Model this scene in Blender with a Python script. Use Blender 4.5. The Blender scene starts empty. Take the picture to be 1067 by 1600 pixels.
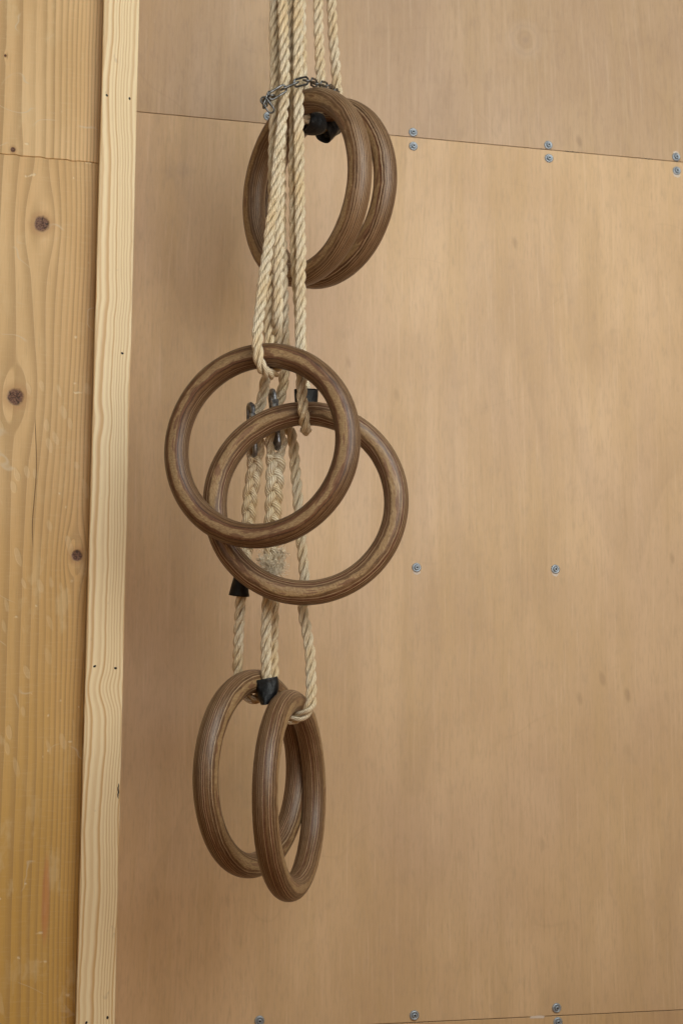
import bpy, math, random
from mathutils import Vector, Matrix
random.seed(7)
C = bpy.context.scene
COL = C.collection
Z0 = 1.5                                   # camera height above the floor

# ------------------------------------------------------------------ camera
YAW, PITCH, ROLL, CAMD, FPX = 0.2202, 0.1231, 0.0055, 1.8808, 2222.2
fwd = Vector((math.sin(YAW)*math.cos(PITCH), math.cos(YAW)*math.cos(PITCH), math.sin(PITCH)))
r_ = fwd.cross(Vector((0, 0, 1))).normalized(); u_ = r_.cross(fwd)
right = math.cos(ROLL)*r_ + math.sin(ROLL)*u_
up = -math.sin(ROLL)*r_ + math.cos(ROLL)*u_
CAM = Vector((0, -CAMD, Z0))
cam = bpy.data.cameras.new('camera'); camo = bpy.data.objects.new('camera', cam); COL.objects.link(camo)
m = Matrix((right, up, -fwd)).transposed().to_4x4(); m.translation = CAM
camo.matrix_world = m
cam.sensor_fit = 'VERTICAL'; cam.sensor_height = 36; cam.lens = FPX/1600*36
cam.clip_start = .05; cam.clip_end = 200
cam.dof.use_dof = True; cam.dof.focus_distance = 1.62; cam.dof.aperture_fstop = 11
C.camera = camo

def at(px, py, y):
    """point on the plane at distance -y in front of the plywood, seen along a sight line measured in the photo"""
    d = right*((px-533.5)/FPX) - up*((py-800)/FPX) + fwd
    return CAM + d*((y-CAM.y)/d.y)

# ------------------------------------------------------------------ world and lamps
w = bpy.data.worlds.new('World'); C.world = w; w.use_nodes = True
nt = w.node_tree; bg = nt.nodes['Background']
tc = nt.nodes.new('ShaderNodeTexCoord'); sp = nt.nodes.new('ShaderNodeSeparateXYZ'); rp = nt.nodes.new('ShaderNodeValToRGB')
mr = nt.nodes.new('ShaderNodeMapRange'); mr.inputs[1].default_value = -1; mr.inputs[2].default_value = 1
nt.links.new(tc.outputs['Generated'], sp.inputs[0]); nt.links.new(sp.outputs[2], mr.inputs[0]); nt.links.new(mr.outputs[0], rp.inputs[0])
rp.color_ramp.elements[0].position = .25; rp.color_ramp.elements[0].color = (.27, .11, .03, 1)
rp.color_ramp.elements[1].position = .75; rp.color_ramp.elements[1].color = (.13, .12, .12, 1)
e = rp.color_ramp.elements.new(.5); e.color = (.13, .08, .045, 1)
nt.links.new(rp.outputs[0], bg.inputs[0]); bg.inputs[1].default_value = .6

def area(name, loc, target, size, size_y, power, color):
    l = bpy.data.lights.new(name, 'AREA'); l.shape = 'RECTANGLE'; l.size = size; l.size_y = size_y
    l.energy = power; l.color = color
    o = bpy.data.objects.new(name, l); COL.objects.link(o); o.location = loc
    o.rotation_euler = (Vector(target)-Vector(loc)).to_track_quat('-Z', 'Y').to_euler()
    return o
area('skylight', (.6, -2.2, 3.5), (.5, 0, 1.6), 1.8, 1.4, 15.5, (.92, 1, .93))
area('near_fill', (.8, -1.4, 2.2), (.65, 0, 2.0), 1.1, 1.0, 11.6, (.97, 1, 1))  # added fill lamp, no real window: shapes the wall's bright peak and falloff
area('right_fill', (1.2, -1.7, 2.0), (.75, 0, 1.95), 1.1, 1.1, 3, (1, .86, .45))  # added warm fill from the right, no window known, tuned to wall brightness
area('side_window', (-1.7, -2.4, 2.0), (.2, 0, 1.5), 1.2, 2.0, 6, (1, .98, .80))
area('floor_bounce', (.7, -2.6, 1.1), (.6, 0, 1.6), 1.4, 1.4, 3.5, (1, .50, .16))
C.view_settings.view_transform = 'Standard'; C.view_settings.look = 'None'
C.view_settings.exposure = .10; C.view_settings.gamma = 1

# ------------------------------------------------------------------ object helpers
def things(name, label, cat, loc, group=None):
    o = bpy.data.objects.new(name, None); COL.objects.link(o); o.location = loc
    o.empty_display_size = .03
    o['label'] = label; o['category'] = cat
    if group: o['group'] = group
    return o
def tag(o, label, cat, group=None):
    o['label'] = label; o['category'] = cat
    if group: o['group'] = group
    return o
WLOC = {}
def link(name, me, parent=None, origin=None):
    """me is in world coordinates; the object origin goes to the parent's origin or to `origin`"""
    o = bpy.data.objects.new(name, me); COL.objects.link(o)
    if origin is not None and parent is None:
        me.transform(Matrix.Translation(-Vector(origin))); o.location = origin; WLOC[o.name] = Vector(origin)
    if parent is not None:
        o.parent = parent
        pw = WLOC.get(parent.name, Vector(parent.location) if parent.parent is None else Vector())
        o.location = -pw; WLOC[o.name] = Vector((0, 0, 0))
    return o
def mesh(name, vs, fs, mat, smooth=True, uv=None):
    me = bpy.data.meshes.new(name); me.from_pydata([tuple(v) for v in vs], [], fs)
    if smooth: me.polygons.foreach_set('use_smooth', [True]*len(fs))
    me.materials.append(mat)
    if uv is not None:
        l = me.uv_layers.new(name='UVMap'); flat = []
        for f in uv:
            for c in f: flat += c
        l.data.foreach_set('uv', flat)
    me.update(); return me

def catmull(P, step):
    P = [Vector(p) for p in P]; Q = [2*P[0]-P[1]] + P + [2*P[-1]-P[-2]]; out = []
    for i in range(1, len(Q)-2):
        p0, p1, p2, p3 = Q[i-1:i+3]; n = max(4, int((p2-p1).length/step*1.5))
        d1 = max((p1-p0).length, 1e-6)**.5; d2 = max((p2-p1).length, 1e-6)**.5; d3 = max((p3-p2).length, 1e-6)**.5
        b1 = (d1*d1*p2 - d2*d2*p0 + (2*d1*d1+3*d1*d2+d2*d2)*p1)/(3*d1*(d1+d2))
        b2 = (d3*d3*p1 - d2*d2*p3 + (2*d3*d3+3*d3*d2+d2*d2)*p2)/(3*d3*(d3+d2))
        for k in range(n):
            t = k/n; s = 1-t
            out.append(s*s*s*p1 + 3*s*s*t*b1 + 3*s*t*t*b2 + t*t*t*p2)
    out.append(Q[-2])
    # resample to even steps
    res = [out[0]]; acc = 0; prev = out[0]
    for q in out[1:]:
        L = (q-prev).length
        while L > 0 and acc+L >= step:
            prev = prev + (q-prev)*((step-acc)/L); res.append(prev.copy()); L = (q-prev).length; acc = 0
        acc += L; prev = q
    return res
def frames(P):
    T = [(P[min(i+1, len(P)-1)]-P[max(i-1, 0)]).normalized() for i in range(len(P))]
    a = Vector((1, 0, 0)) if abs(T[0].x) < .9 else Vector((0, 1, 0))
    N = [(a - T[0]*a.dot(T[0])).normalized()]
    for i in range(1, len(P)):
        n = N[-1] - T[i]*N[-1].dot(T[i]); N.append(n.normalized())
    return T, N, [T[i].cross(N[i]) for i in range(len(P))]
def tube_data(P, rad, nseg, cap=True, closed=False, squash=None, roll=0):
    T, N, B = frames(P); vs = []; fs = []; uv = []; n = len(P); s = 0; S = [0]
    for i in range(1, n): s += (P[i]-P[i-1]).length; S.append(s)
    for i in range(n):
        r = rad(i/(n-1)) if callable(rad) else rad
        for k in range(nseg):
            a = 2*math.pi*k/nseg + roll
            ra, rb = (r, r) if squash is None else (r*squash[0], r*squash[1])
            vs.append(P[i] + N[i]*math.cos(a)*ra + B[i]*math.sin(a)*rb)
    for i in range(n if closed else n-1):
        j = (i+1) % n
        for k in range(nseg):
            k2 = (k+1) % nseg
            fs.append((i*nseg+k, i*nseg+k2, j*nseg+k2, j*nseg+k))
            v1, v2 = S[i], (S[j] if j else s)
            uv.append(((k/nseg, v1), ((k+1)/nseg, v1), ((k+1)/nseg, v2), (k/nseg, v2)))
    if cap and not closed:
        fs.append(tuple(range(nseg-1, -1, -1))); uv.append(tuple((0, 0) for _ in range(nseg)))
        fs.append(tuple((n-1)*nseg+k for k in range(nseg))); uv.append(tuple((0, 0) for _ in range(nseg)))
    return vs, fs, uv
def box_mesh(name, lo, hi, mat, bev=0.0, hole=None):
    import bmesh
    bm = bmesh.new(); bmesh.ops.create_cube(bm, size=1)
    for v in bm.verts: v.co = Vector(((lo[i]+hi[i])/2 + v.co[i]*(hi[i]-lo[i]) for i in range(3)))
    if bev: bmesh.ops.bevel(bm, geom=bm.edges[:], offset=bev, segments=2, affect='EDGES', profile=.6)
    me = bpy.data.meshes.new(name); bm.to_mesh(me); bm.free(); me.materials.append(mat); return me

# ------------------------------------------------------------------ shader expression helper
class S:
    nt = None
    def __init__(s, k): s.k = k
    @staticmethod
    def math(op, *a, clamp=False):
        n = S.nt.nodes.new('ShaderNodeMath'); n.operation = op; n.use_clamp = clamp
        for i, x in enumerate(a):
            if isinstance(x, S): S.nt.links.new(x.k, n.inputs[i])
            else: n.inputs[i].default_value = x
        return S(n.outputs[0])
    def __add__(a, b): return S.math('ADD', a, b)
    __radd__ = __add__
    def __sub__(a, b): return S.math('SUBTRACT', a, b)
    def __rsub__(a, b): return S.math('SUBTRACT', b, a)
    def __mul__(a, b): return S.math('MULTIPLY', a, b)
    __rmul__ = __mul__
    def __truediv__(a, b): return S.math('DIVIDE', a, b)
    def __rtruediv__(a, b): return S.math('DIVIDE', b, a)
    def __pow__(a, b): return S.math('POWER', a, b)
def ss(x, a, b, o0=0., o1=1.):
    n = S.nt.nodes.new('ShaderNodeMapRange'); n.interpolation_type = 'SMOOTHSTEP'
    S.nt.links.new(x.k, n.inputs[0])
    for i, v in enumerate((a, b, o0, o1)): n.inputs[i+1].default_value = v
    return S(n.outputs[0])
def lin(x, a, b, o0=0., o1=1.):
    n = S.nt.nodes.new('ShaderNodeMapRange'); S.nt.links.new(x.k, n.inputs[0])
    for i, v in enumerate((a, b, o0, o1)): n.inputs[i+1].default_value = v
    return S(n.outputs[0])
def floor(x): return S.math('FLOOR', x)
def fract(x): return S.math('FRACT', x)
def sin(x): return S.math('SINE', x)
def vec(x, y, z):
    n = S.nt.nodes.new('ShaderNodeCombineXYZ')
    for i, v in enumerate((x, y, z)):
        if isinstance(v, S): S.nt.links.new(v.k, n.inputs[i])
        else: n.inputs[i].default_value = v
    return S(n.outputs[0])
def noise(v, scale=1., detail=2., rough=.5, dist=0.):
    n = S.nt.nodes.new('ShaderNodeTexNoise'); S.nt.links.new(v.k, n.inputs['Vector'])
    n.inputs['Scale'].default_value = scale; n.inputs['Detail'].default_value = detail
    n.inputs['Roughness'].default_value = rough; n.inputs['Distortion'].default_value = dist
    return S(n.outputs[0])
def white(x):
    n = S.nt.nodes.new('ShaderNodeTexWhiteNoise'); n.noise_dimensions = '1D'; S.nt.links.new(x.k, n.inputs['W']); return S(n.outputs['Value'])
def voro(v, scale=1., out='Distance', rnd=1.):
    n = S.nt.nodes.new('ShaderNodeTexVoronoi'); S.nt.links.new(v.k, n.inputs['Vector']); n.inputs['Scale'].default_value = scale
    n.inputs['Randomness'].default_value = rnd
    return S(n.outputs[out])
def mixc(f, a, b, mode='MIX'):
    n = S.nt.nodes.new('ShaderNodeMix'); n.data_type = 'RGBA'; n.blend_type = mode
    for sock, v in ((n.inputs[0], f), (n.inputs[6], a), (n.inputs[7], b)):
        if isinstance(v, S): S.nt.links.new(v.k, sock)
        elif isinstance(v, (int, float)): sock.default_value = v
        else: sock.default_value = (*v, 1)
    return S(n.outputs[2])
def xyz(kind='Object'):
    n = S.nt.nodes.new('ShaderNodeTexCoord'); s = S.nt.nodes.new('ShaderNodeSeparateXYZ'); S.nt.links.new(n.outputs[kind], s.inputs[0])
    return S(s.outputs[0]), S(s.outputs[1]), S(s.outputs[2])
def world_xyz():
    n = S.nt.nodes.new('ShaderNodeNewGeometry'); s = S.nt.nodes.new('ShaderNodeSeparateXYZ'); S.nt.links.new(n.outputs['Position'], s.inputs[0])
    return S(s.outputs[0]), S(s.outputs[1]), S(s.outputs[2])
def material(name, rough=.5, **kw):
    m = bpy.data.materials.new(name); m.use_nodes = True; S.nt = m.node_tree
    b = S.nt.nodes['Principled BSDF']; b.inputs['Roughness'].default_value = rough
    for k, v in kw.items(): b.inputs[k.replace('_', ' ')].default_value = v
    return m, b
def setin(b, k, v):
    if isinstance(v, S): S.nt.links.new(v.k, b.inputs[k])
    else: b.inputs[k].default_value = v
def bump(b, h, dist=.001, strength=1.):
    n = S.nt.nodes.new('ShaderNodeBump'); n.inputs['Distance'].default_value = dist; n.inputs['Strength'].default_value = strength
    S.nt.links.new(h.k, n.inputs['Height']); S.nt.links.new(n.outputs[0], b.inputs['Normal'])

# ------------------------------------------------------------------ materials
# birch plywood wall
def ply_material(seed, whorl=None, tint=(1, 1, 1)):
    m, b = material('birch_plywood', .52)
    x, y, z = world_xyz(); x = x + seed
    fine = noise(vec(x*380, seed, z*42), 1, 3, .6)
    fine2 = noise(vec(x*900, seed, z*120), 1, 2, .6)
    wx = x + .05*noise(vec(x*2.2, seed, z*1.1), 1, 2)
    streak = noise(vec(wx*22, seed, z*2.6), 1, 4, .6)
    cloud = noise(vec(x*5.5, seed, z*3.2), 1, 3, .6)
    figure = fract(noise(vec(wx*5.2, seed, z*1.25), 1, 2, .45)*8)
    fig = ss(figure, .35, .9)*(1-ss(figure, .9, 1.))*ss(noise(vec(x*4, 3.3, z*3), 1, 1), .42, .62)
    mott = noise(vec(x*60, seed, z*34), 1, 3, .65)
    c = mixc(ss(cloud, .3, .7), (.52, .36, .21), (.64, .465, .285))
    c = mixc(ss(streak, .35, .7)*.55, c, (.52, .365, .19))
    pink = noise(vec(x*3.1+7, seed, z*2.1), 1, 2)
    c = mixc(ss(pink, .45, .7)*.35, c, (.52, .375, .285))
    c = mixc(fig*.24, c, (.40, .275, .165))
    c = mixc(ss(mott, .5, .75)*.28, c, (.42, .30, .195))
    c = mixc(ss(fine, .45, .75)*.42, c, (.40, .285, .18))
    c = mixc(ss(fine2, .5, .8)*.22, c, (.62, .49, .36))
    gr = noise(vec((wx+.004*cloud)*210, seed, z*6.5), 1, 3, .6)
    c = mixc(ss(gr, .52, .74)*.22, c, (.385, .255, .14))
    c = mixc(ss(gr, .28, .44, 1, 0)*.26, c, (.70, .545, .37))
    # short dark flecks and worn grey smudges
    if whorl:
        dx = (x-seed-whorl[0]); dz = (z-whorl[1])
        rr = S.math('SQRT', dx*dx+dz*dz*.8)/.016 + .5*(noise(vec(x*90, 1., z*90), 1, 2)-.5)
        halo = ss(rr, .5, 1.1)*ss(rr, 1.1, 2.3, 1, 0)
        c = mixc(halo*.2, c, (.66, .52, .39))
        c = mixc(ss(rr, .0, .9, 1, 0)*.28, c, (.36, .27, .22))
        rl = ss(S.math('ABSOLUTE', sin(rr*5.5+1.)), .6, 1.)*ss(rr, 1.0, 2.4, 1, 0)
        c = mixc(rl*.12, c, (.33, .235, .16))
    fl = voro(vec(x*20+z*3, seed, z*9), 1)
    fm = ss(fl, .05, .13, 1, 0)*ss(noise(vec(x*3.4+seed, 9., z*3.4), 1, 1), .46, .6)
    c = mixc(fm*.42, c, (.25, .16, .09))
    sm = ss(noise(vec(x*9, 4., z*7), 1, 4, .7), .6, .75)*ss(noise(vec(x*2.2, 14., z*2.2), 1, 1), .45, .6)
    c = mixc(sm*.38, c, (.34, .25, .18))
    # long thin scuffs
    for k, (sx, sz, thr) in enumerate(((6, 4, .006), (4, 7, .005))):
        q = noise(vec(x*sx+31*k, 2.*k, z*sz), 1, 1.2, .5)
        ln = ss(S.math('ABSOLUTE', q-.5), 0, thr, 1, 0)*ss(noise(vec(x*8+5*k, 6., z*8), 1, 1), .6, .66)
        c = mixc(ln*.10, c, (.30, .20, .12))
    c = mixc(1., c, tint, 'MULTIPLY')
    setin(b, 'Base Color', c)
    setin(b, 'Roughness', lin(streak, .3, .7, .46, .6))
    bump(b, fine*.5+streak*.3+fine2*.3, .0004, .5)
    return m
# pine boards with knots
def knots_field(x, z, knots):
    psi = x
    for kx, kz, a, el in knots:
        dx = x-kx; dz = (z-kz)*el
        r2 = dx*dx+dz*dz+(a*a*.35)
        psi = psi - dx*(a*a*2.6)/(r2+a*a*.8)
    return psi
def board_material(knots, xl, xr, seed):
    m, b = material('knotty_pine', .5)
    x, y, z = world_xyz()
    wob = noise(vec(x*6, seed, z*2.2), 1, 2, .5)
    wob2 = noise(vec(x*30, seed+4, z*14), 1, 2, .5)
    psi = knots_field(x + .014*(wob-.5) + .0016*(wob2-.5), z, knots)
    u = (psi-xl)/(xr-xl)
    g = 5.5*u + 9*S.math('POWER', S.math('MAXIMUM', u, 0.), 3.)
    f = fract(g+seed)
    late = ss(f, .25, .93)*(1-ss(f, .95, 1.))
    rid = white(floor(g+seed))
    fib = noise(vec(x*900, seed, z*30), 1, 3, .6)
    broad = noise(vec(x*14, seed+2, z*2.6), 1, 2, .5)
    c = mixc(ss(broad, .3, .7), (.78, .54, .28), (.68, .43, .19))
    low = ss(noise(vec(x*9, seed, z*3.1), 1, 2.5, .6), .42, .66)
    c = mixc(low*.4, c, (.56, .345, .13))
    # lower part of the board is more orange, with an uneven edge
    orange_lo = ss(z + .25*(noise(vec(x*10, 8., z*5), 1, 3, .6)-.5), Z0-.28, Z0+.35, 1, 0)
    c = mixc(orange_lo*.75, c, (.60, .345, .065))
    c = mixc(late*(.32+.38*rid), c, (.38, .225, .085))
    c = mixc(ss(fib, .45, .8)*.22, c, (.30, .19, .10))
    # medullary cross flecks
    cf = noise(vec(x*40, 5., z*420), 1, 2, .6)
    c = mixc(ss(cf, .5, .75)*.12, c, (.75, .60, .38))
    # pale dents, rubs and chips
    v = vec(x*60+z*14+1.2*wob, 1., z*24+wob2); d = voro(v, 1.); cc = noise(vec(x*5, 8.5, z*4.), 1, 1)
    dent = ss(d, .2, .27, 1, 0)*ss(cc, .45, .56)
    c = mixc(dent*.26, c, (.78, .61, .37))
    v2 = vec(x*62+z*20+3.*wob2, 4., z*55-x*12); d2 = voro(v2, 1.)+.16*(noise(vec(x*300, 2., z*300), 1, 2)-.5)
    chip = ss(d2, .05, .13, 1, 0)*ss(noise(vec(x*16, 3.5, z*9), 1, 1), .56, .62)
    c = mixc(chip*.55, c, (.85, .72, .48))
    rub = ss(noise(vec(x*38, 2., z*16), 1, 4, .62), .52, .66)*ss(noise(vec(x*7, 22., z*3.6), 1, 1.5), .46, .6)
    c = mixc(rub*.40, c, (.74, .57, .32))
    sc = noise(vec(x*9+z*12, 1., z*11-x*5), 1, 1.5, .5)
    scr = ss(S.math('ABSOLUTE', sc-.5), 0, .007, 1, 0)*ss(noise(vec(x*15, 7., z*11), 1, 1), .58, .64)
    c = mixc(scr*.6, c, (.66, .54, .37))
    # red crayon rub
    rx = (x-RED[0])/.0045; rz = (z-RED[1])/.05
    red = ss(rx*rx+rz*rz+1.2*(wob2-.5), .2, 1.5, 1, 0)
    c = mixc(red*.42, c, (.55, .16, .08))
    h = late*.4+fib*.2+dent*-.6+chip*-1.
    for kx, kz, a, el in knots:
        dx = x-kx; dz = z-kz
        rr = S.math('SQRT', dx*dx+dz*dz*.85)/a + .5*(noise(vec(x*110, 3., z*110), 1, 3, .6)-.5)
        halo = ss(rr, .9, 1.9, 1, 0)
        c = mixc(halo*.55, c, (.46, .25, .10))
        ringl = ss(S.math('ABSOLUTE', sin(rr*9)), .55, 1.)*ss(rr, 2.2, 2.6, 1, 0)
        c = mixc(ringl*.0, c, (.25, .13, .05))
        core = ss(rr, .66, 1.02, 1, 0)
        ang = S.math('ARCTAN2', dz, dx)
        crack = ss(noise(vec(ang*2.2, rr*1.3, kx*50), 1, 3, .8), .54, .6)
        kc = mixc(ss(noise(vec(x*500, 2., z*500), 1, 3), .4, .65), (.11, .045, .026), (.24, .115, .06))
        kc = mixc(crack*.8, kc, (.018, .010, .008))
        c = mixc(core, c, kc); h = h - core*.7 - crack*core*1.2
    # drying check running down the heart of the board
    ck = x - (CHECK[0] + .0016*sin(z*40) + .0015*(wob2-.5)) + (z-CHECK[1])*.012
    chk = ss(S.math('ABSOLUTE', ck), .00015, .0006, 1, 0)*ss(noise(vec(x*1., 1.7, z*9), 1, 1), .40, .47)*ss(z, CHECK[2], CHECK[2]+.02)*ss(z, CHECK[1]-.01, CHECK[1], 1, 0)
    c = mixc(chk*.85, c, (.07, .035, .015))
    setin(b, 'Base Color', c); setin(b, 'Roughness', lin(fib, .3, .7, .42, .58))
    bump(b, h-chk*3, .0006, .6)
    return m
def batten_material():
    m, b = material('planed_pine', .5)
    x, y, z = world_xyz()
    w1 = noise(vec(x*3, 1., z*4.2), 1, 1.5, .5); w2 = noise(vec(x*14, 3., z*17), 1, 2, .5)
    xs = x
    for kz, kx, amp in BKINK:
        dz = (z-kz)/.022; xs = xs + amp*S.math('EXPONENT', dz*dz*-1.)*ss(S.math('ABSOLUTE', x-kx), 0, .03, 1, .2)
    psi = xs + .020*(w1-.5) + .0058*(w2-.5)
    g = psi*205 + .75*sin(psi*150+z*1.5)
    f = fract(g); rid = white(floor(g))
    late = ss(f, .12, .72)*(1-ss(f, .78, 1.))
    fib = noise(vec(x*1000, 1., z*30), 1, 3, .6)
    c = mixc(noise(vec(x*8, 2., z*3), 1, 2), (.95, .80, .53), (.93, .74, .45))
    c = mixc(late*(.38+.6*rid), c, (.62, .37, .155))
    gray = ss(f, .0, .10, 1, 0)
    c = mixc(gray*.18, c, (.70, .62, .50))
    c = mixc(ss(fib, .45, .8)*.18, c, (.42, .29, .17))
    c = mixc(ss(noise(vec(x*40, 2., z*26), 1, 3, .6), .66, .72)*.3, c, (.34, .25, .18))
    setin(b, 'Base Color', c); setin(b, 'Roughness', lin(late, 0, 1, .55, .42))
    bump(b, late*.5+fib*.4, .0005, .5)
    return m
# laminated veneer of the rings: plies stacked along the ring axis (local z)
def ring_material():
    m, b = material('laminated_veneer', .5)
    b.inputs['Coat Weight'].default_value = .06; b.inputs['Coat Roughness'].default_value = .3
    x, y, z = xyz()
    oi = S.nt.nodes.new('ShaderNodeObjectInfo'); sd = S(oi.outputs['Random'])*37
    rad = S.math('SQRT', x*x+y*y); cx_, sy_ = x/rad, y/rad
    zw = z + .0020*(noise(vec(cx_*2.2+sd, sy_*2.2, rad*35), 1, 2, .5)-.5) + .0010*(noise(vec(cx_*7+sd, sy_*7, rad*160), 1, 2, .5)-.5)
    g = zw/.00215 + 50.5
    i = floor(g); f = fract(g)
    r1 = white(i+sd); r2 = white(i*3.1+sd+9); r3 = white(i*1.7+sd+21)
    s1 = noise(vec(x*60+sd, y*1300, z*1300), 1, 3, .6); s2 = noise(vec(x*1300+sd, y*60, z*1300), 1, 3, .6)
    tang = noise(vec(cx_*9+sd, sy_*9, z*1900+rad*900), 1, 3, .65)
    odd = ss(fract(i*.5), .2, .3)
    st = (s1 + (s2-s1)*odd)*.45+tang*.55
    c = mixc(r1, (.088, .040, .016), (.170, .088, .038))
    c = mixc(ss(f, .55, .9)*.45, c, (.060, .027, .012))
    c = mixc(ss(r3, .85, .95)*.5, c, (.135, .042, .024))
    c = mixc(ss(st, .46, .62)*.4, c, (.30, .175, .09))
    c = mixc(ss(st, .36, .48, 1, 0)*.45, c, (.040, .018, .009))
    line = ss(f, .0, .06)*ss(f, .20, .30, 1, 0)
    dark = ss(r2, .12, .2, 1, 0)
    lc = mixc(dark, (.56, .405, .245), (.035, .016, .008))
    vis = lin(r3, 0, 1, .30, .95)*S.math('MINIMUM', S.math('MAXIMUM', lin(noise(vec(cx_*4+sd+i*3.3, sy_*4, i), 1, 2), .3, .6, .35, 1.15), 0.), 1.)
    c = mixc(line*vis, c, lc)
    # the outermost veneers, cut through at a shallow angle by the rounding: pale wood, reddish streaks, contour lines
    az = S.math('ABSOLUTE', zw); face = ss(az, .01325, .0136)
    cont = noise(vec(cx_*3.2+sd, sy_*3.2, rad*190), 1, 2.2, .55, .1)
    fine = noise(vec(x*520+sd+y*300, y*160-x*60, 1.), 1, 3, .65)
    fc = mixc(ss(fine, .36, .68), (.33, .205, .095), (.46, .315, .16))
    fc = mixc(ss(cont, .40, .52, 1, 0)*.3, fc, (.19, .105, .050))
    fc = mixc(ss(cont, .55, .60)*.7, fc, (.165, .062, .034))
    cl = fract(cont*7); fc = mixc(ss(S.math('ABSOLUTE', cl-.5), .0, .14, 1, 0)*.5, fc, (.09, .045, .022))
    c = mixc(face*.9, c, fc)
    grime = ss(noise(vec(x*9+sd, y*9, z*9), 1, 3, .6), .4, .7)
    c = mixc(grime*.14, c, (.07, .038, .02))
    setin(b, 'Base Color', c)
    setin(b, 'Roughness', lin(st, .35, .65, .48, .30))
    bump(b, st*1. - line*.4, .0005, .7)
    return m
def rope_material(name, tint, k=1.):
    m, b = material(name, .40)
    b.inputs['Specular IOR Level'].default_value = .62
    u, v, _ = xyz('UV')
    ph = u*8 + v*250 + .5*noise(vec(u*4, v*60, 0.), 1, 2)
    yarn = S.math('ABSOLUTE', sin(ph*math.pi))
    yid = white(floor(ph))
    wx, wy, wz = world_xyz()
    fibre = noise(vec(ph*9, v*90, 0.), 1, 3, .65)
    big = noise(vec(wx*40, wy*40, wz*22), 1, 2, .5)
    c = mixc(ss(big, .3, .7), tuple(t*a for t, a in zip(tint, (.93, .74, .46))), tuple(t*a for t, a in zip(tint, (.97, .88, .68))))
    c = mixc(ss(yarn, .0, .8, .85, 0), c, tuple(t*a for t, a in zip(tint, (.50, .30, .115))))
    c = mixc(ss(fibre, .5, .75)*.5, c, (.98*k, .92*k, .79*k))
    c = mixc(ss(yid, .8, .9)*.25, c, (.42, .29, .14))
    setin(b, 'Base Color', c)
    bump(b, ss(yarn, 0, 1)*1. + fibre*.35, .0011, .9)
    return m

PB = -.112            # front face of the big board
RED = (at(72, 1400, PB).x, at(72, 1400, PB).z)
ck0 = at(60, 490, PB); CHECK = (ck0.x, at(58, 480, PB).z, at(55, 860, PB).z)
BKINK = [(at(160, 1075, -.132).z, at(162, 1075, -.132).x, .007), (at(170, 660, -.132).z, at(160, 660, -.132).x, -.004)]
def kn(px, py, rpx, el=.36): p = at(px, py, PB); return (p.x, p.z, rpx/1255, el)
K_UP = [kn(21, 234, 4.5), kn(9, 87, 2.5)]
K_LO = [kn(66, 350, 13.5), kn(25, 620, 14.5), kn(120.5, 868, 9.5)]
bx0, bx1 = at(0, 500, PB).x, at(149, 500, PB).x
M_up = board_material(K_UP, bx0, bx1, 3.2)
M_lo = board_material(K_LO, bx0, bx1, 6.7)
M_bat = batten_material()
M_ply = [ply_material(1.3, (at(820, 62, 0).x, at(820, 62, 0).z), (.94, .91, .93)), ply_material(4.9, None, (1.09, 1.045, 1.01)), ply_material(9.4, None, (1.0, .93, .83))]
M_ring = ring_material()
M_rope = rope_material('laid_rope', (1, 1, 1))
M_rope_d = rope_material('laid_rope_dull', (.84, .80, .76), .82)
M_fray, b = material('frayed_fibre', .8); b.inputs['Specular IOR Level'].default_value = .1; setin(b, 'Base Color', (.98, .88, .70, 1))
M_fuzz, b = material('stray_fibre', .6); setin(b, 'Base Color', (.66, .55, .38, 1))
M_black, b = material('black_rubber', .42); b.inputs['Specular IOR Level'].default_value = .35
x, y, z = world_xyz(); n1 = noise(vec(x*60, y*60, z*60), 1, 3, .6)
setin(b, 'Base Color', mixc(n1, (.0035, .004, .005), (.008, .009, .011))); setin(b, 'Roughness', lin(n1, .3, .7, .42, .6)); bump(b, noise(vec(x*110, y*110, z*70), 1, 3), .004, .7)
M_steel, b = material('dull_steel', .36, Metallic=1.)
x, y, z = xyz(); n1 = noise(vec(x*300, y*300, z*300), 1, 3, .6)
setin(b, 'Base Color', mixc(ss(n1, .4, .65), (.20, .205, .21), (.075, .072, .068))); setin(b, 'Roughness', lin(n1, .3, .7, .25, .5)); bump(b, n1, .0004, .4)
M_iron, b = material('dark_steel', .42, Metallic=.85)
x, y, z = xyz(); n1 = noise(vec(x*220, y*220, z*220), 1, 3, .6)
setin(b, 'Base Color', mixc(ss(n1, .4, .65), (.34, .36, .39), (.15, .155, .17))); setin(b, 'Roughness', lin(n1, .3, .7, .3, .55)); bump(b, n1, .0005, .5)
M_zinc, b = material('zinc_plate', .42, Metallic=.55)
x, y, z = world_xyz(); n1 = noise(vec(x*500, y*500, z*500), 1, 2, .6)
setin(b, 'Base Color', mixc(n1, (.32, .37, .43), (.43, .48, .54)))
M_dark, b = material('dark_recess', .8); setin(b, 'Base Color', (.02, .018, .016, 1))
M_stud, b = material('rough_backing', .8); setin(b, 'Base Color', (.10, .07, .045, 1))
M_pale, b = material('pale_bruise', .7); setin(b, 'Base Color', (.66, .56, .47, 1))

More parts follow.
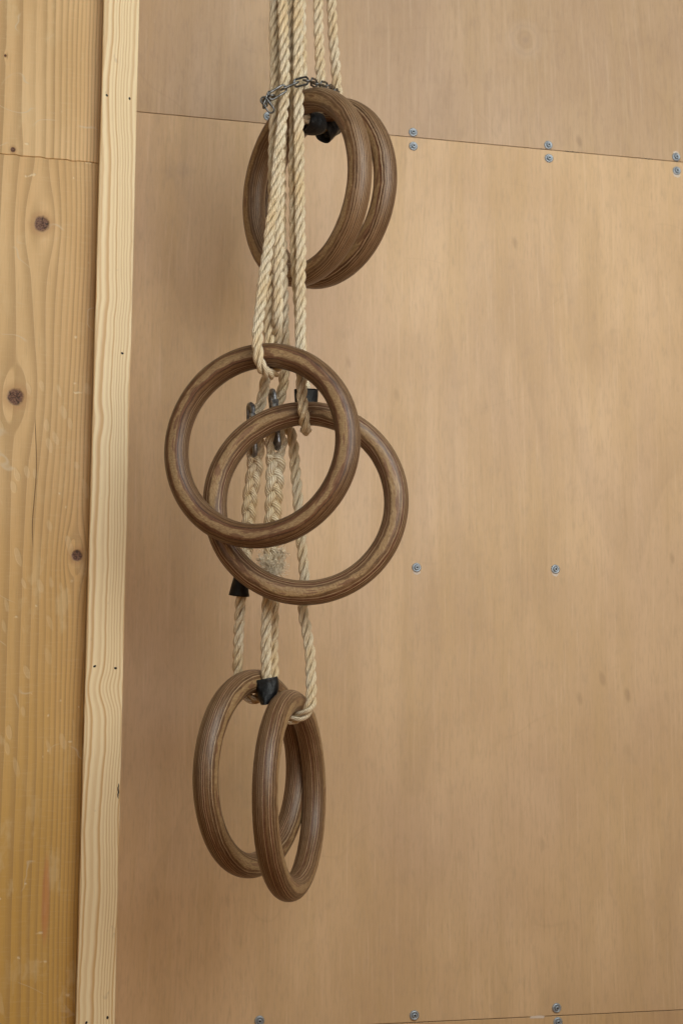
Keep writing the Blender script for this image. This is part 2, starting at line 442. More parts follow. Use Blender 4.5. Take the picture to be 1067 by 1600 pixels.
# ------------------------------------------------------------------ plywood wall
wall = bpy.data.objects.new('plywood_wall', None); COL.objects.link(wall); wall.location = (.5, 0, 0)
wall['kind'] = 'structure'
ZS = Z0 + .7811; GAP = .0009
sb = at(860, 1587.6, 0).z
X0, X1 = -.6, 2.2
for i, (z0, z1) in enumerate(((ZS+GAP/2, ZS+1.22), (sb+GAP/2, ZS-GAP/2), (sb-1.22, sb-GAP/2))):
    link('plywood_panel', box_mesh('plywood_panel', (X0, 0, z0), (X1, .018, z1), M_ply[i], .0006), wall)
link('wall_backing', box_mesh('wall_backing', (X0, .0195, 0.02), (X1, .04, ZS+1.2), M_stud), wall)
# chipped spots along the seam
def nick(px0, px1, py, h):
    a = at(px0, py, 0); bq = at(px1, py, 0)
    z = ZS if py < 800 else sb
    n = 9; vs = []; fs = []
    for k in range(n+1):
        t = k/n; xx = a.x+(bq.x-a.x)*t; e = math.sin(math.pi*t)**.6*h*(.7+.3*math.sin(k*4.1))
        vs += [(xx, -.0004, z+e*.4), (xx, -.0004, z-e*.6)]
    for k in range(n): fs.append((2*k, 2*k+1, 2*k+3, 2*k+2))
    link('seam_chip', mesh('seam_chip', vs, fs, M_dark, False), wall)
for a in ((842, 853, 237, .0016), (880, 905, 240, .0015), (1005, 1020, 251, .0016), (1052, 1060, 256, .0018), (476, 540, 220, .0012)): nick(*a)

# screws: pan head with dished washer rim
def lathe(prof, n, c, axis_up=False):
    vs = []; fs = []
    for (r, h) in prof:
        for k in range(n):
            a = 2*math.pi*k/n; vs.append(Vector((c.x+r*math.cos(a), c.y-h, c.z+r*math.sin(a))))
    for i in range(len(prof)-1):
        for k in range(n):
            k2 = (k+1) % n; fs.append((i*n+k, i*n+k2, (i+1)*n+k2, (i+1)*n+k))
    fs.append(tuple((len(prof)-1)*n+k for k in range(n)))
    return vs, fs
O = Vector((0, 0, 0))
v, f = lathe([(.0024, .0019), (.0030, .0031), (.0026, .0036), (.0014, .0038), (.0012, .0026)], 24, O); screw_me = mesh('screw', v, f, M_zinc)
v, f = lathe([(.0066, .0002), (.0064, .0011), (.0054, .0019), (.0046, .0021), (.0040, .0014), (.0026, .0012)], 28, O); washer_me = mesh('washer', v, f, M_zinc)
v, f = lathe([(.0010, .0038), (.0014, .00395), (.00125, .0040)], 6, O); socket_me = mesh('socket', v, f, M_dark)
SCREWS = [(419, 182), (645, 207), (645.5, 228.5), (856, 227), (857, 247.5), (1055.5, 245.5), (1056.5, 267), (650.5, 887), (867, 889.5), (647, 1586.5), (869, 1575), (405.5, 1595), (871, 1597)]
for k, (px, py) in enumerate(SCREWS):
    p = at(px, py, 0)
    s = bpy.data.objects.new('screw', screw_me); COL.objects.link(s); s.parent = wall
    s.location = p - wall.location; s.rotation_euler = (random.uniform(-.04, .04), random.uniform(0, 6), random.uniform(-.04, .04))
    for nm, me in (('washer', washer_me), ('socket', socket_me)):
        c = bpy.data.objects.new(nm, me); COL.objects.link(c); c.parent = s
    # bruise in the veneer beside the washer
    vs = [(0, 0, 0)]; nn = 14
    dz = -.0045 if k != 5 else .003
    for q in range(nn):
        a = 2*math.pi*q/nn; rr = .0058*(1+.12*random.uniform(-1, 1)); vs.append((rr*math.cos(a), 0, rr*math.sin(a)))
    fs = [(0, 1+(q+1) % nn, 1+q) for q in range(nn)]
    if k in (6, 7, 8, 5):
        me = mesh('veneer_bruise', [(p.x+a, -.00035, p.z+dz+c) for a, bb, c in vs], fs, M_pale, False); link('veneer_bruise', me, wall)
# filler smear by the lower seam
q = at(838, 1589, 0)
link('filler_smear', mesh('filler_smear', [(q.x-.010, -.0004, q.z-.0015), (q.x+.010, -.0004, q.z-.002), (q.x+.011, -.0004, q.z+.001), (q.x+.003, -.0004, q.z+.0018), (q.x-.009, -.0004, q.z+.0012)], [(0, 1, 2, 3, 4)], M_pale, False), wall)

# ------------------------------------------------------------------ timber post: two boards and a batten
BX0, BX1 = at(163, 0, -.135).x, at(218.5, 0, -.135).x
post = things('timber_post', 'knotty pine boards edged with a pale planed batten, standing before the plywood wall', 'post', ((BX0+BX1)/2, -.06, 0))
zj = at(80, 246, PB).z
L = BX0-.32
def board(z0, z1, mat, jag0, jag1):
    # front face gridded so the butt joint can be slightly uneven
    n = 40; vs = []; fs = []
    r = random.Random(5)
    for k in range(n+1):
        xx = L+(BX0-.0004-L)*k/n
        e = .0005*math.sin(k*1.7)+.0004*math.sin(k*3.1)+.004*(k/n-.5)*-1
        for (yy, inset) in ((PB+.0012, 0), (PB, .0007)):
            vs.append((xx, yy, z0+inset+(e if jag0 else 0))); vs.append((xx, yy, z1-inset+(e if jag1 else 0)))
        vs.append((xx, -.02, z0+(e if jag0 else 0))); vs.append((xx, -.02, z1+(e if jag1 else 0)))
    for k in range(n):
        a = k*6; bb = a+6
        fs += [(a+2, bb+2, bb+3, a+3), (a, bb, bb+2, a+2), (a+3, bb+3, bb+1, a+1), (a+4, bb+4, bb, a), (a+1, bb+1, bb+5, a+5), (a+5, bb+5, bb+4, a+4)]
    fs += [(0, 2, 3, 1), (4, 0, 1, 5)]; a = n*6; fs += [(a+1, a+3, a+2, a), (a+5, a+1, a, a+4)]
    me = mesh('board', vs, fs, mat, False)
    return link('board', me, post)
board(zj+.00015, ZS+1.2, M_up, True, False)
board(0.02, zj-.00015, M_lo, False, True)
link('batten', box_mesh('batten', (BX0, -.135, .02), (BX1, -.0005, ZS+1.2), M_bat, .0022), post)
v, f = lathe([(.0022, -.0002), (.0020, .0001), (.0010, .00012)], 12, O); nail_me = mesh('nail_head', v, f, M_dark)
for (px, py) in ((167.5, 149), (203, 154), (191.5, 552), (148.5, 1041), (181, 1044), (135.5, 1598), (168.5, 1590)):
    p = at(px, py, -.135); o = bpy.data.objects.new('nail', nail_me); COL.objects.link(o); o.parent = post
    o.location = p - post.location + Vector((0, -.0003, 0)); o.scale = (.62, 1, .85); o.rotation_euler = (0, random.uniform(0, 3), 0)
# splintered nick on the batten's edge
p = at(188.6, 1236, -.135)
vs = []; fs = []
for k in range(8):
    t = k/7; wd = .0007*math.sin(math.pi*t)**.7+.0002; xx = BX1-.0026+.0004*math.sin(k*2); vs += [(xx-wd, -.1353, p.z+.009-t*.018), (xx+wd, -.1351, p.z+.009-t*.018)]
for k in range(7): fs.append((2*k, 2*k+2, 2*k+3, 2*k+1))
link('edge_nick', mesh('edge_nick', vs, fs, M_dark, False), post)

# ------------------------------------------------------------------ rings
RR, RT = .104, .014
def toward(c, d): c = Vector(c); cc = Vector((0, -CAMD, 0)); return c + (cc-c).normalized()*d
RINGS = {
 'T1': ((.3134, -.2677, .5937), (-.8952, -.4432, -.047)),
 'T2': ((.3472, -.2191, .6064), (-.8431, -.5359, -.0461)),
 'M1': (toward((.2565, -.3143, .272), .004), (-.522, -.8509, .059)),
 'M2': ((.3122, -.2951, .2106), (-.3005, -.9538, -.0029)),
 'B1': ((.2667, -.2366, -.0972), (.7701, -.6378, .0124)),
 'B2': (toward((.3064, -.2565, -.1209), .011), (.8977, -.4398, .027)),
}
RLAB = {
 'T1': 'brown laminated wood ring directly under the chain, nearer of the top pair',
 'T2': 'brown laminated wood ring of the top pair, mostly hidden behind the nearer one',
 'M1': 'brown laminated wood ring of the middle pair, in front and farthest left',
 'M2': 'brown laminated wood ring of the middle pair, lower right, crossed by its partner',
 'B1': 'brown laminated wood ring of the bottom pair, left and behind, hanging beside the black sleeve',
 'B2': 'brown laminated wood ring hanging lowest of all, narrow edge-on, in front of its partner',
}
def torus_mesh(name, mat, seed):
    n1, n2 = 224, 44; vs = []; fs = []
    rnd = random.Random(seed); ph = [rnd.uniform(0, 6) for _ in range(4)]
    for i in range(n1):
        a = 2*math.pi*i/n1; R = RR + .0004*math.sin(2*a+ph[0]); t = RT*(1+.012*math.sin(3*a+ph[1])+.006*math.sin(7*a+ph[2]))
        for k in range(n2):
            b_ = 2*math.pi*k/n2; cb, sb_ = math.cos(b_), math.sin(b_)
            # very slightly flattened faces, as the router leaves them
            q = (abs(cb)**2.06+abs(sb_)**2.06)**(-1/2.06)
            vs.append(((R+t*q*cb)*math.cos(a), (R+t*q*cb)*math.sin(a), t*q*sb_))
    for i in range(n1):
        for k in range(n2):
            j = (i+1) % n1; l = (k+1) % n2
            fs.append((i*n2+k, j*n2+k, j*n2+l, i*n2+l))
    return mesh(name, vs, fs, mat)
RC = {}
ring_names = {}
for idx, (k, (c, n)) in enumerate(RINGS.items()):
    c = Vector(c)+Vector((0, 0, Z0)); n = Vector(n).normalized()
    o = bpy.data.objects.new('gymnastics_ring', torus_mesh('gymnastics_ring', M_ring, idx)); COL.objects.link(o)
    z = n; xa = Vector((0, 0, 1)).cross(z).normalized(); ya = z.cross(xa)
    tw = Matrix.Rotation([.4, 2.2, 1.1, 3.0, 4.2, 5.0][idx], 3, 'Z')
    o.matrix_world = Matrix.Translation(c) @ (Matrix((xa, ya, z)).transposed() @ tw).to_4x4()
    tag(o, RLAB[k], 'ring', 'wooden gymnastics rings hung in pairs from the ropes')
    RC[k] = (c, n, xa, ya)     # ya is the 'up' direction in the ring plane

def wrap(k, phi=0., a0=-1.2, a1=1.2, n=7, rr=RT+.0059, shift=0.):
    """points of a rope lying under the ring's top tube; from the front (+n) under to the back"""
    c, nn, xa, ya = RC[k]
    rad = (ya*math.cos(phi)+xa*math.sin(phi)); tang = xa*math.cos(phi)-ya*math.sin(phi); tc_ = c+rad*RR; out = []
    for i in range(n):
        a = math.pi*(i/(n-1))                 # 0 front, pi back
        a = a*.86+.07*math.pi
        out.append(tc_ + (nn*math.cos(a) - rad*math.sin(a))*rr + tang*shift*(i/(n-1)-.5))
    return out

# ------------------------------------------------------------------ ropes
ROPE_R = .0063; LEAD = .046
def strand_meshes(P, parent, mat, lead=LEAD, phase=0., rho=.0037, rs=.00285, taper=None):
    T, N, B = frames(P); n = len(P); step = (P[1]-P[0]).length
    for k in range(3):
        Q = []
        for i in range(n):
            jit = .00025*math.sin(i*step*37+k*2+phase)
            a = 2*math.pi*(i*step/lead + k/3) + phase + .25*math.sin(i*step*11+phase)
            s = 1 if taper is None else taper(i/(n-1))
            Q.append(P[i] + (N[i]*math.cos(a)+B[i]*math.sin(a))*(rho*s+jit))
        rad = (lambda t: rs*(1+.04*math.sin(t*60+k*2+phase))) if taper is None else (lambda t: rs*taper(t))
        vs, fs, uv = tube_data(Q, rad, 12)
        link('strand', mesh('strand', vs, fs, mat, True, uv), parent)
def fuzz(P, parent, dens, seed, length=.008, mat=None, rad0=ROPE_R, rf=.00007):
    rnd = random.Random(seed); T, N, B = frames(P); vs = []; fs = []
    nF = int(dens*len(P))
    for _ in range(nF):
        i = rnd.randrange(len(P)-1); a = rnd.uniform(0, 6.28); d = (N[i]*math.cos(a)+B[i]*math.sin(a))
        p = P[i]+d*rad0*rnd.uniform(.75, .95); L_ = length*rnd.uniform(.3, 1.2)
        dirv = (T[i]*rnd.uniform(-1, 1)+d*rnd.uniform(.2, .8)+Vector((rnd.gauss(0, .3), rnd.gauss(0, .3), rnd.gauss(0, .3)))).normalized()
        curl = Vector((rnd.gauss(0, 1), rnd.gauss(0, 1), rnd.gauss(0, 1)))*.5; base = len(vs)
        for s in range(4):
            sd = dirv.orthogonal().normalized(); s2 = dirv.cross(sd); r = rf*(1-s*.22)
            vs += [p+sd*r, p-sd*r*.5+s2*r*.86, p-sd*r*.5-s2*r*.86]
            p = p+dirv*L_/3; dirv = (dirv+curl*.5).normalized()
        for s in range(3):
            for q in range(3):
                a_ = base+s*3+q; b_ = base+s*3+(q+1) % 3; fs.append((a_, b_, b_+3, a_+3))
    o = link('stray_fibres', mesh('stray_fibres', vs, fs, mat or M_fuzz), parent); o['kind'] = 'stuff'
    return o
def A(lst): return [at(*p) for p in lst]
def rope(name, label, pts, mat=None, phase=0., group='ropes hanging in the chained bundle', dens=.9, cat='rope'):
    P = catmull(pts, .0018)
    t = things(name, label, cat, P[0], group)
    strand_meshes(P, t, mat or M_rope, phase=phase); fuzz(P, t, dens*.6, int(phase*100)+3)
    return t, P
def TOP(px, y, py=-60): return (px, py, y)

# loop that carries the middle-left ring
r1, P1 = rope('ring_rope', 'cream laid rope in front of the bundle at left, looped under the middle-left ring',
  A([(441, -60, -.300), (441.5, 0, -.304), (443, 40, -.308), (444.5, 90, -.312), (445, 140, -.313), (441, 190, -.314), (435, 240, -.315), (430, 300, -.317), (423.5, 350, -.319), (417, 400, -.322), (410, 450, -.327), (404.5, 500, -.333), (402.5, 530, -.339), (403.5, 555, -.339), (408, 572, -.336)])
  + [at(419, 584, -.322), at(429, 582, -.305), at(431, 570, -.293)]
  + A([(427, 552, -.287), (421, 530, -.286), (418.5, 500, -.290), (421, 450, -.297), (424.5, 400, -.300), (426.5, 350, -.300), (427, 300, -.2985), (427, 250, -.297), (428.5, 200, -.296), (430, 120, -.294), (429, 60, -.292), (429, 0, -.290), (428, -60, -.288)]), phase=.3)
# loop that carries the middle-right ring
w2 = wrap('M2', .0)
r2, P2 = rope('ring_rope', 'cream laid rope down the right of the bundle, looped under the middle-right ring',
  A([(466, -60, -.300), (466.5, 0, -.304), (466, 60, -.308), (466, 120, -.311), (467, 200, -.312), (467.5, 250, -.313), (468.5, 300, -.313), (469, 350, -.3125), (470, 400, -.312), (469.7, 450, -.311), (469.7, 500, -.310), (470, 545, -.310), (471, 590, -.3135), (472.3, 620, -.316), (474, 645, -.3165)])
  + [w2[2], w2[3], w2[4]] + A([(480, 650, -.274), (478.5, 630, -.270), (476, 600, -.272), (471, 540, -.280), (468.5, 500, -.287), (465, 450, -.294), (461.5, 400, -.2985), (460.5, 350, -.2995), (459.5, 300, -.2995), (459, 250, -.299), (460, 210, -.297), (462, 150, -.292), (463, 80, -.289), (462, 0, -.286), (461, -60, -.284)]), phase=1.4)
# loop of the top ring, near
w3 = wrap('T1', .0)
r3, P3 = rope('ring_rope', 'left of the two free cream ropes above the chain, carrying the nearer top ring',
  A([(453, -60, -.288), (454, 0, -.290), (455, 60, -.291), (454, 120, -.291), (452, 145, -.289)]) + w3[1:6] +
  A([(498, 170, -.252), (502, 150, -.250), (501.5, 130, -.251), (499.5, 90, -.255), (498, 40, -.258), (497, 0, -.260), (496, -60, -.262)]), phase=2.2)
w4 = wrap('T2', .0)
r4, P4 = rope('ring_rope', 'rightmost free cream laid rope above the chain, carrying the hidden top ring',
  A([(469, -60, -.268), (470, 0, -.267), (471, 60, -.262), (472.5, 110, -.256), (477, 140, -.245), (481, 158, -.236)]) + w4[1:6] +
  A([(527, 175, -.205), (529, 158, -.204), (527, 140, -.206), (524.5, 110, -.212), (520.7, 60, -.220), (517.5, 0, -.228), (515, -60, -.234)]), phase=.9)
# bight in the middle, carrying the links
r5, P5 = rope('link_rope', 'cream laid rope looping behind the middle rings, down to the two steel links',
  A([(438, -60, -.282), (439, 0, -.283), (440, 80, -.285), (440, 150, -.2875), (439, 220, -.294), (437, 300, -.3005), (436, 350, -.303), (435.5, 400, -.306), (434.5, 450, -.306), (434, 500, -.301), (431, 535, -.277), (424, 565, -.268), (416, 590, -.261), (412, 612, -.258), (406, 634, -.256), (399, 652, -.254), (396, 668, -.251), (403, 676, -.249), (414, 668, -.246), (425, 652, -.246), (435, 630, -.247), (441, 610, -.250), (444, 590, -.256), (445.5, 560, -.264), (444.5, 530, -.276), (443.5, 500, -.285), (442.5, 450, -.290), (441, 400, -.289), (439.5, 350, -.288), (439, 300, -.285), (440, 220, -.279), (443, 120, -.275), (444, 0, -.273), (444, -60, -.272)]), M_rope, phase=4.1)

# braided splice
def splice(P, parent, mat, A0=.0058, B0=.0030, lead=.052, rs=.0036, wid=None):
    """flat plait of three thick strands, tapering"""
    n = len(P); step = (P[1]-P[0]).length
    for k in range(3):
        Q = []; 
        for i in range(n):
            t = i/(n-1); s_ = i*step; ph = 2*math.pi*(s_/lead+k/3)+.12*math.sin(s_*70+k)
            w_ = wid(t) if wid else 1
            T = (P[min(i+1, n-1)]-P[max(i-1, 0)]).normalized(); sd = Vector((1, 0, 0)); sd = (sd-T*sd.dot(T)).normalized(); fr = sd.cross(T)
            if fr.y > 0: fr = -fr
            Q.append(P[i]+sd*(A0*w_*math.sin(ph)*1.)+fr*(B0*math.sin(2*ph)))
        vs, fs, uv = tube_data(Q, (lambda t: rs*(wid(t)**.6 if wid else 1)*(1+.05*math.sin(t*31+k*2))), 14, squash=(1.0, 1.0))
        link('splice_strand', mesh('splice_strand', vs, fs, mat, True, uv), parent)

# left rope: eye, splice, sleeve, leg round the rear bottom ring, back up beside the middle splice
w5 = [p for p in wrap('B1', .0)][::-1]      # from the back to the front
leftpts = A([(383, 880, -.241), (378.5, 905, -.239), (376, 930, -.237), (374.8, 960, -.233), (373, 1000, -.227), (371.8, 1030, -.221), (372, 1052, -.216)]) + w5[1:6] + \
  A([(416.5, 1066, -.2515), (416, 1045, -.2525), (415.7, 1000, -.2535), (416.5, 960, -.254), (418.5, 930, -.252), (421, 905, -.248), (423, 885, -.246)])
r6, P6 = rope('ring_rope', 'cream rope with dull braided splice and black sleeve, looped through the rear bottom ring', leftpts, M_rope, phase=5.3)
Ps = catmull(A([(399.5, 716, -.242), (397.5, 740, -.242), (393, 765, -.242), (389.5, 790, -.242), (388, 820, -.242), (386.5, 850, -.242), (382, 885, -.241), (378, 905, -.240)]), .0015)
splice(Ps, r6, M_rope_d, .0056, .0030, .056, .0041, lambda t: 1.08-.38*t)
def eye(c, hw, hh, y, parent, mat, cx=0):
    pts = [(c[0]-4, c[1]+hh*.95, y), (c[0]-hw*.8, c[1]+hh*.35, y+.001), (c[0]-hw*.85, c[1]-hh*.3, y+.001), (c[0], c[1]-hh*.85, y), (c[0]+hw*.85, c[1]-hh*.3, y-.001), (c[0]+hw*.8, c[1]+hh*.35, y-.001), (c[0]+4, c[1]+hh*.95, y)]
    P = catmull(A(pts), .0015)
    strand_meshes(P, parent, mat, lead=.04, rho=.0027, rs=.0027)
eye((399, 698), 9.5, 22, -.240, r6, M_rope_d)

# middle splice
Pm = catmull(A([(431, 712, -.250), (430.5, 735, -.250), (429, 760, -.250), (427, 790, -.249), (425.5, 820, -.248), (424, 850, -.247), (424, 880, -.246), (424, 900, -.246)]), .0015)
r7 = things('spliced_rope', 'short pale rope with braided splice and frayed whipping, hung from the right steel link', 'rope', Pm[0], 'ropes hanging in the chained bundle')
splice(Pm, r7, M_rope, .0066, .0033, .054, .0046, lambda t: 1.12-.42*t)
eye((431.5, 691), 11.5, 25, -.248, r7, M_rope)
fuzz(Pm, r7, 1.2, 77)
# frayed whipping
def fray(parent, blobs, n, seed):
    rnd = random.Random(seed); vs = []; fs = []
    for _ in range(n):
        c, sx, sz = blobs[rnd.randrange(len(blobs))]
        a = rnd.uniform(0, 6.28); q = rnd.uniform(0, 1)**.45; h = rnd.uniform(-1, 1)
        k = math.sqrt(max(0, 1-h*h))
        p = c + Vector((math.cos(a)*k*sx*q, math.sin(a)*k*sx*q*.8, h*sz*q))
        d = Vector((rnd.gauss(0, 1), rnd.gauss(0, 1), rnd.gauss(0, .8))).normalized(); cu = Vector((rnd.gauss(0, 1), rnd.gauss(0, 1), rnd.gauss(0, 1))).normalized()
        kk = rnd.uniform(.3, .9); Ls = rnd.uniform(.0010, .0022); base = len(vs); rf = rnd.uniform(.00018, .00034); ns = 7
        for s in range(ns):
            sd = d.orthogonal().normalized(); s2 = d.cross(sd)
            vs += [p+sd*rf, p-sd*rf*.5+s2*rf*.86, p-sd*rf*.5-s2*rf*.86]
            p = p+d*Ls; d = (d+cu.cross(d)*kk).normalized()
        for s in range(ns-1):
            for q_ in range(3):
                a_ = base+s*3+q_; b_ = base+s*3+(q_+1) % 3; fs.append((a_, b_, b_+3, a_+3))
    o = link('frayed_whipping', mesh('frayed_whipping', vs, fs, M_fray), parent); o['kind'] = 'stuff'
fray(r7, [(at(411, 876, -.256), .0052, .0105), (at(437, 882, -.257), .0060, .0095), (at(432, 893, -.260), .0075, .0045), (at(440, 866, -.256), .003, .005), (at(424, 880, -.258), .006, .008)], 520, 5)

# right lower rope
w6 = wrap('B2', .0)
w6b = A([(484.5, 1102, -.271)])
r8, P8 = rope('ring_rope', 'cream rope bowed out right of the lower bundle, looped through the lowest ring',
  A([(436, 672, -.244), (444, 668, -.242), (452, 672, -.242), (457.5, 690, -.243), (460, 712, -.245), (462, 740, -.247), (464, 765, -.248), (466.5, 795, -.249), (469.5, 835, -.250), (472, 860, -.250), (475, 885, -.250), (476, 910, -.250), (474, 940, -.252), (474, 958, -.254), (478, 978, -.257), (481.5, 1002, -.261), (484.6, 1025, -.265), (486, 1055, -.270), (486.5, 1080, -.274)])
  + [at(484, 1104, -.279), at(473, 1118, -.276)] + w6[3:6]
  + A([(427, 1092, -.252), (427, 1075, -.246), (427.3, 1050, -.243), (427, 1000, -.240), (427.8, 960, -.240), (428, 930, -.240), (427, 905, -.240), (427, 885, -.240)]), M_rope, phase=3.3)

# ------------------------------------------------------------------ rubber sleeves
def sleeve(P, rfun, parent, flat=(1, 1), thick=.0014, roll=0, name='rubber_sleeve', origin=None):
    """open tube with wall thickness along points P"""
    T, N, B = frames(P); n = len(P); seg = 32; vs = []; fs = []
    for side in (0, 1):
        for i in range(n):
            for k in range(seg):
                a = 2*math.pi*k/seg; r = rfun(i/(n-1), a)-(thick if side else 0)
                ca, sa = math.cos(a+roll), math.sin(a+roll)
                vs.append(P[i]+N[i]*ca*r*flat[0]+B[i]*sa*r*flat[1])
    for side in (0, 1):
        o_ = side*n*seg
        for i in range(n-1):
            for k in range(seg):
                k2 = (k+1) % seg; q = (o_+i*seg+k, o_+i*seg+k2, o_+(i+1)*seg+k2, o_+(i+1)*seg+k)
                fs.append(q if not side else q[::-1])
    for i in (0, n-1):
        for k in range(seg):
            k2 = (k+1) % seg; fs.append((i*seg+k, i*seg+k2, n*seg+i*seg+k2, n*seg+i*seg+k))
    me = mesh(name, vs, fs, M_black)
    return link(name, me, parent, origin)
Psl = catmull(A([(381, 884, -.242), (378, 900, -.240), (375.5, 915, -.239), (374, 931, -.237)]), .0022)
sleeve(Psl, lambda t, a: .0094+.0028*max(0, (t-.45)/.55)**1.5+.0003*math.sin(3*a+t*5), r6)
Psl = catmull(A([(476, 189, -.262), (483, 192, -.259), (490, 193, -.256), (499, 194, -.250)]), .0018)
sleeve(Psl, lambda t, a: .0128+.0012*math.sin(t*3.1)+.0006*math.sin(3*a+t*5), r3)
Psl = catmull(A([(505, 211, -.226), (510, 207, -.222), (516, 202, -.217), (524, 196, -.209)]), .0018)
sleeve(Psl, lambda t, a: .0108+.0008*math.sin(3*a+t*5), r4)
Psl = catmull(A([(478.5, 608.5, -.270), (478.5, 625, -.269), (479, 648, -.270)]), .0022)
sleeve(Psl, lambda t, a: .0128+.0006*math.sin(2*a+t*4)+.0012*(1-t)**2, r2, flat=(1, .8))
# tape-like sleeve holding the lower ropes
def tape_sleeve():
    ax = [((397, 1063), (434, 1056), -.253), ((398.5, 1070), (436.5, 1067), -.253), ((401, 1080), (436.5, 1077), -.254), ((404, 1090), (431, 1088), -.256), ((408.5, 1101.5), (419, 1100.5), -.257)]
    seg = 28; vs = []; fs = []
    for (l, r, y) in ax:
        a, b_ = at(*l, y), at(*r, y); c = (a+b_)/2; h = (b_-a)/2; dpt = Vector((0, -1, 0))
        for k in range(seg):
            t = 2*math.pi*k/seg; ca, sa = math.cos(t), math.sin(t)
            p = c + h*(abs(ca)**.8*(1 if ca > 0 else -1)) + dpt*(.0105*sa*(abs(sa)**-.15 if sa else 1)) + dpt*.0012*math.sin(3*t+y*900)
            vs.append(p)
    m_ = len(ax)
    inner = [v + (Vector(((sum((vs[i*seg+k].x for k in range(seg)))/seg), sum((vs[i*seg+k].y for k in range(seg)))/seg, v.z))-v)*.12 for i in range(m_) for v in vs[i*seg:(i+1)*seg]]
    vs += inner
    for s in (0, 1):
        for i in range(m_-1):
            for k in range(seg):
                k2 = (k+1) % seg; o_ = s*m_*seg; q = (o_+i*seg+k, o_+(i+1)*seg+k, o_+(i+1)*seg+k2, o_+i*seg+k2); fs.append(q if not s else q[::-1])
    for i in (0, m_-1):
        for k in range(seg):
            k2 = (k+1) % seg; fs.append((i*seg+k, i*seg+k2, m_*seg+i*seg+k2, m_*seg+i*seg+k))
    me = mesh('rubber_sleeve', vs, fs, M_black)
    o = link('rubber_sleeve', me, None, at(417, 1080, -.253))
    md = o.modifiers.new('s', 'SUBSURF'); md.levels = md.render_levels = 2
    tag(o, 'folded black rubber sleeve wrapped round the ropes between the bottom two rings', 'sleeve')
tape_sleeve()

# ------------------------------------------------------------------ steel links
def oval(c, ax, side, h, wd, n=48):
    pts = []
    for i in range(n):
        a = 2*math.pi*i/n; ca, sa = math.cos(a), math.sin(a)
        # stadium
        s = (h-wd)/2; pts.append(c+side*(wd/2*sa)+ax*((s if ca > 0 else -s)+wd/2*ca))
    out = []
    for i in range(n):
        p, q = pts[i], pts[(i+1) % n]; L_ = (q-p).length; k = max(1, int(L_/.003))
        for j in range(k): out.append(p+(q-p)*(j/k))
    return out
def ring_tube(P, rad, nseg, name, mat, parent):
    n = len(P); nrm = (P[n//4]-P[0]).cross(P[n//2]-P[0]).normalized(); vs = []; fs = []
    for i in range(n):
        T = (P[(i+1) % n]-P[i-1]).normalized(); N = T.cross(nrm).normalized()
        for k in range(nseg):
            a = 2*math.pi*k/nseg; vs.append(P[i]+N*math.cos(a)*rad+nrm*math.sin(a)*rad)
    for i in range(n):
        for k in range(nseg):
            j = (i+1) % n; l = (k+1) % nseg; fs.append((i*nseg+k, j*nseg+k, j*nseg+l, i*nseg+l))
    return link(name, mesh(name, vs, fs, mat), parent)
def quick_link(label, top, bot, ytop, ybot, wd, ang, nutpx, rad=.0031):
    a, b_ = at(*top, ytop), at(*bot, ybot); c = (a+b_)/2; ax = (a-b_).normalized()
    side = Vector((math.cos(ang), math.sin(ang), 0)); side = (side-ax*side.dot(ax)).normalized()
    t = things('quick_link', label, 'link', c, 'steel links in the middle of the rope bundle')
    h = (a-b_).length; P = oval(c, ax, side, h-2*rad, wd)
    ring_tube(P, rad, 14, 'link_body', M_iron, t)
    # threaded nut on the front leg
    s = side if side.y < 0 else -side
    z = at(nutpx[0], nutpx[1], ytop).z
    p0 = c + s*(wd/2); tt = (z-p0.z)/ax.z; p = p0+ax*tt
    prof = [(-.0065, .0036), (-.0065, .0046), (-.003, .0050), (-.0025, .0042), (.002, .0042), (.0026, .0050), (.0058, .0047), (.0062, .0036)]
    vs = []; fs = []; n1 = side; n2 = ax.cross(side).normalized(); seg = 6
    for (hh, r) in prof:
        for k in range(seg):
            a_ = 2*math.pi*k/seg; vs.append(p+ax*hh+n1*math.cos(a_)*r+n2*math.sin(a_)*r)
    for i in range(len(prof)-1):
        for k in range(seg):
            k2 = (k+1) % seg; fs.append((i*seg+k, i*seg+k2, (i+1)*seg+k2, (i+1)*seg+k))
    link('nut', mesh('nut', vs, fs, M_iron, False), t)
quick_link('dark steel link, right of the two, through the eye of the pale middle splice', (424.5, 607), (434, 704), -.249, -.250, .0155, math.radians(-84), (424, 634))
quick_link('dark steel link, left of the two, through the eye of the dull left splice', (391.5, 628), (396, 716), -.252, -.241, .0155, math.radians(-80), (384, 654))

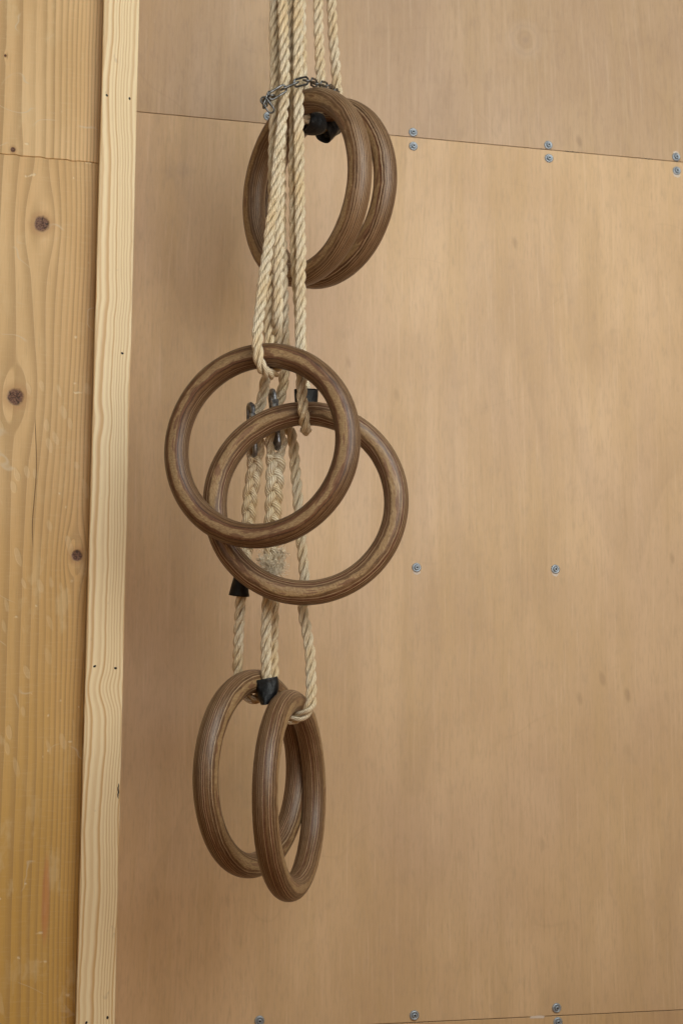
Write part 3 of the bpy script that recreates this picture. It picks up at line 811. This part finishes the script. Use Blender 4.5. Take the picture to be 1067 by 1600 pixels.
# ------------------------------------------------------------------ chain round the bundle
path = A([(424, 150, -.330), (452, 134, -.331), (478, 126, -.322), (494, 131, -.292), (510, 135, -.262), (522, 142, -.232), (524, 146, -.206), (508, 148, -.200), (482, 150, -.214), (455, 150, -.235), (432, 152, -.262), (418, 160, -.290), (415, 156, -.316)])
CP = catmull(path+[path[0]], .001)
tot = len(CP)*.001
chain = things('steel_chain', 'thin grey steel chain tied round the ropes just above the top rings', 'chain', at(424, 150, -.325))
pitch = .0175; NL = int(tot/pitch); LW = .0098; WR = .00125
link_meshes = {}
for i in range(NL):
    s0 = i*tot/NL; i0 = int(s0/.001); i1 = min(len(CP)-1, int((s0+pitch)/.001))
    a, b_ = CP[i0], CP[i1]; c = (a+b_)/2; ax = (b_-a).normalized()
    rad = Vector((c.x-at(470, 150, -.27).x, c.y+.27, 0)).normalized()
    upv = Vector((0, 0, 1)); upv = (upv-ax*upv.dot(ax)).normalized(); outv = ax.cross(upv).normalized()
    th = (0.25 if i % 2 == 0 else 1.65)+random.uniform(-.22, .22)
    side = upv*math.cos(th)+outv*math.sin(th)
    key = 'chain_link'
    if key not in link_meshes:
        P = oval(Vector(), Vector((0, 0, 1)), Vector((1, 0, 0)), pitch+.0062, LW-2*WR+.0012, 28)
        n = len(P); vs = []; fs = []; ns = 8
        for q in range(n):
            T = (P[(q+1) % n]-P[q-1]).normalized(); N_ = T.cross(Vector((0, 1, 0)))
            for k in range(ns):
                a_ = 2*math.pi*k/ns; vs.append(P[q]+N_*math.cos(a_)*WR+Vector((0, 1, 0))*math.sin(a_)*WR)
        for q in range(n):
            for k in range(ns):
                j = (q+1) % n; l = (k+1) % ns; fs.append((q*ns+k, j*ns+k, j*ns+l, q*ns+l))
        link_meshes[key] = mesh('chain_link', vs, fs, M_steel)
    o = bpy.data.objects.new('chain_link', link_meshes[key]); COL.objects.link(o); o.parent = chain
    zc = ax; xc = side; yc = zc.cross(xc).normalized()
    o.matrix_local = Matrix.Translation(c-chain.location) @ Matrix((xc, yc, zc)).transposed().to_4x4()
# short loose tail of the chain at the left
tail = A([(418, 152, -.331), (415, 160, -.330), (421, 168, -.329)])
for i in range(2):
    a, b_ = tail[i], tail[i+1]; c = (a+b_)/2; zc = (b_-a).normalized(); th = .4+1.5*i
    s = Vector((0, -1, 0)); s = (s-zc*s.dot(zc)).normalized(); s2 = zc.cross(s); xc = s*math.cos(th)+s2*math.sin(th); yc = zc.cross(xc).normalized()
    o = bpy.data.objects.new('chain_link', link_meshes['chain_link']); COL.objects.link(o); o.parent = chain
    o.matrix_local = Matrix.Translation(c-chain.location) @ Matrix((xc, yc, zc)).transposed().to_4x4() @ Matrix.Scale(.85, 4)
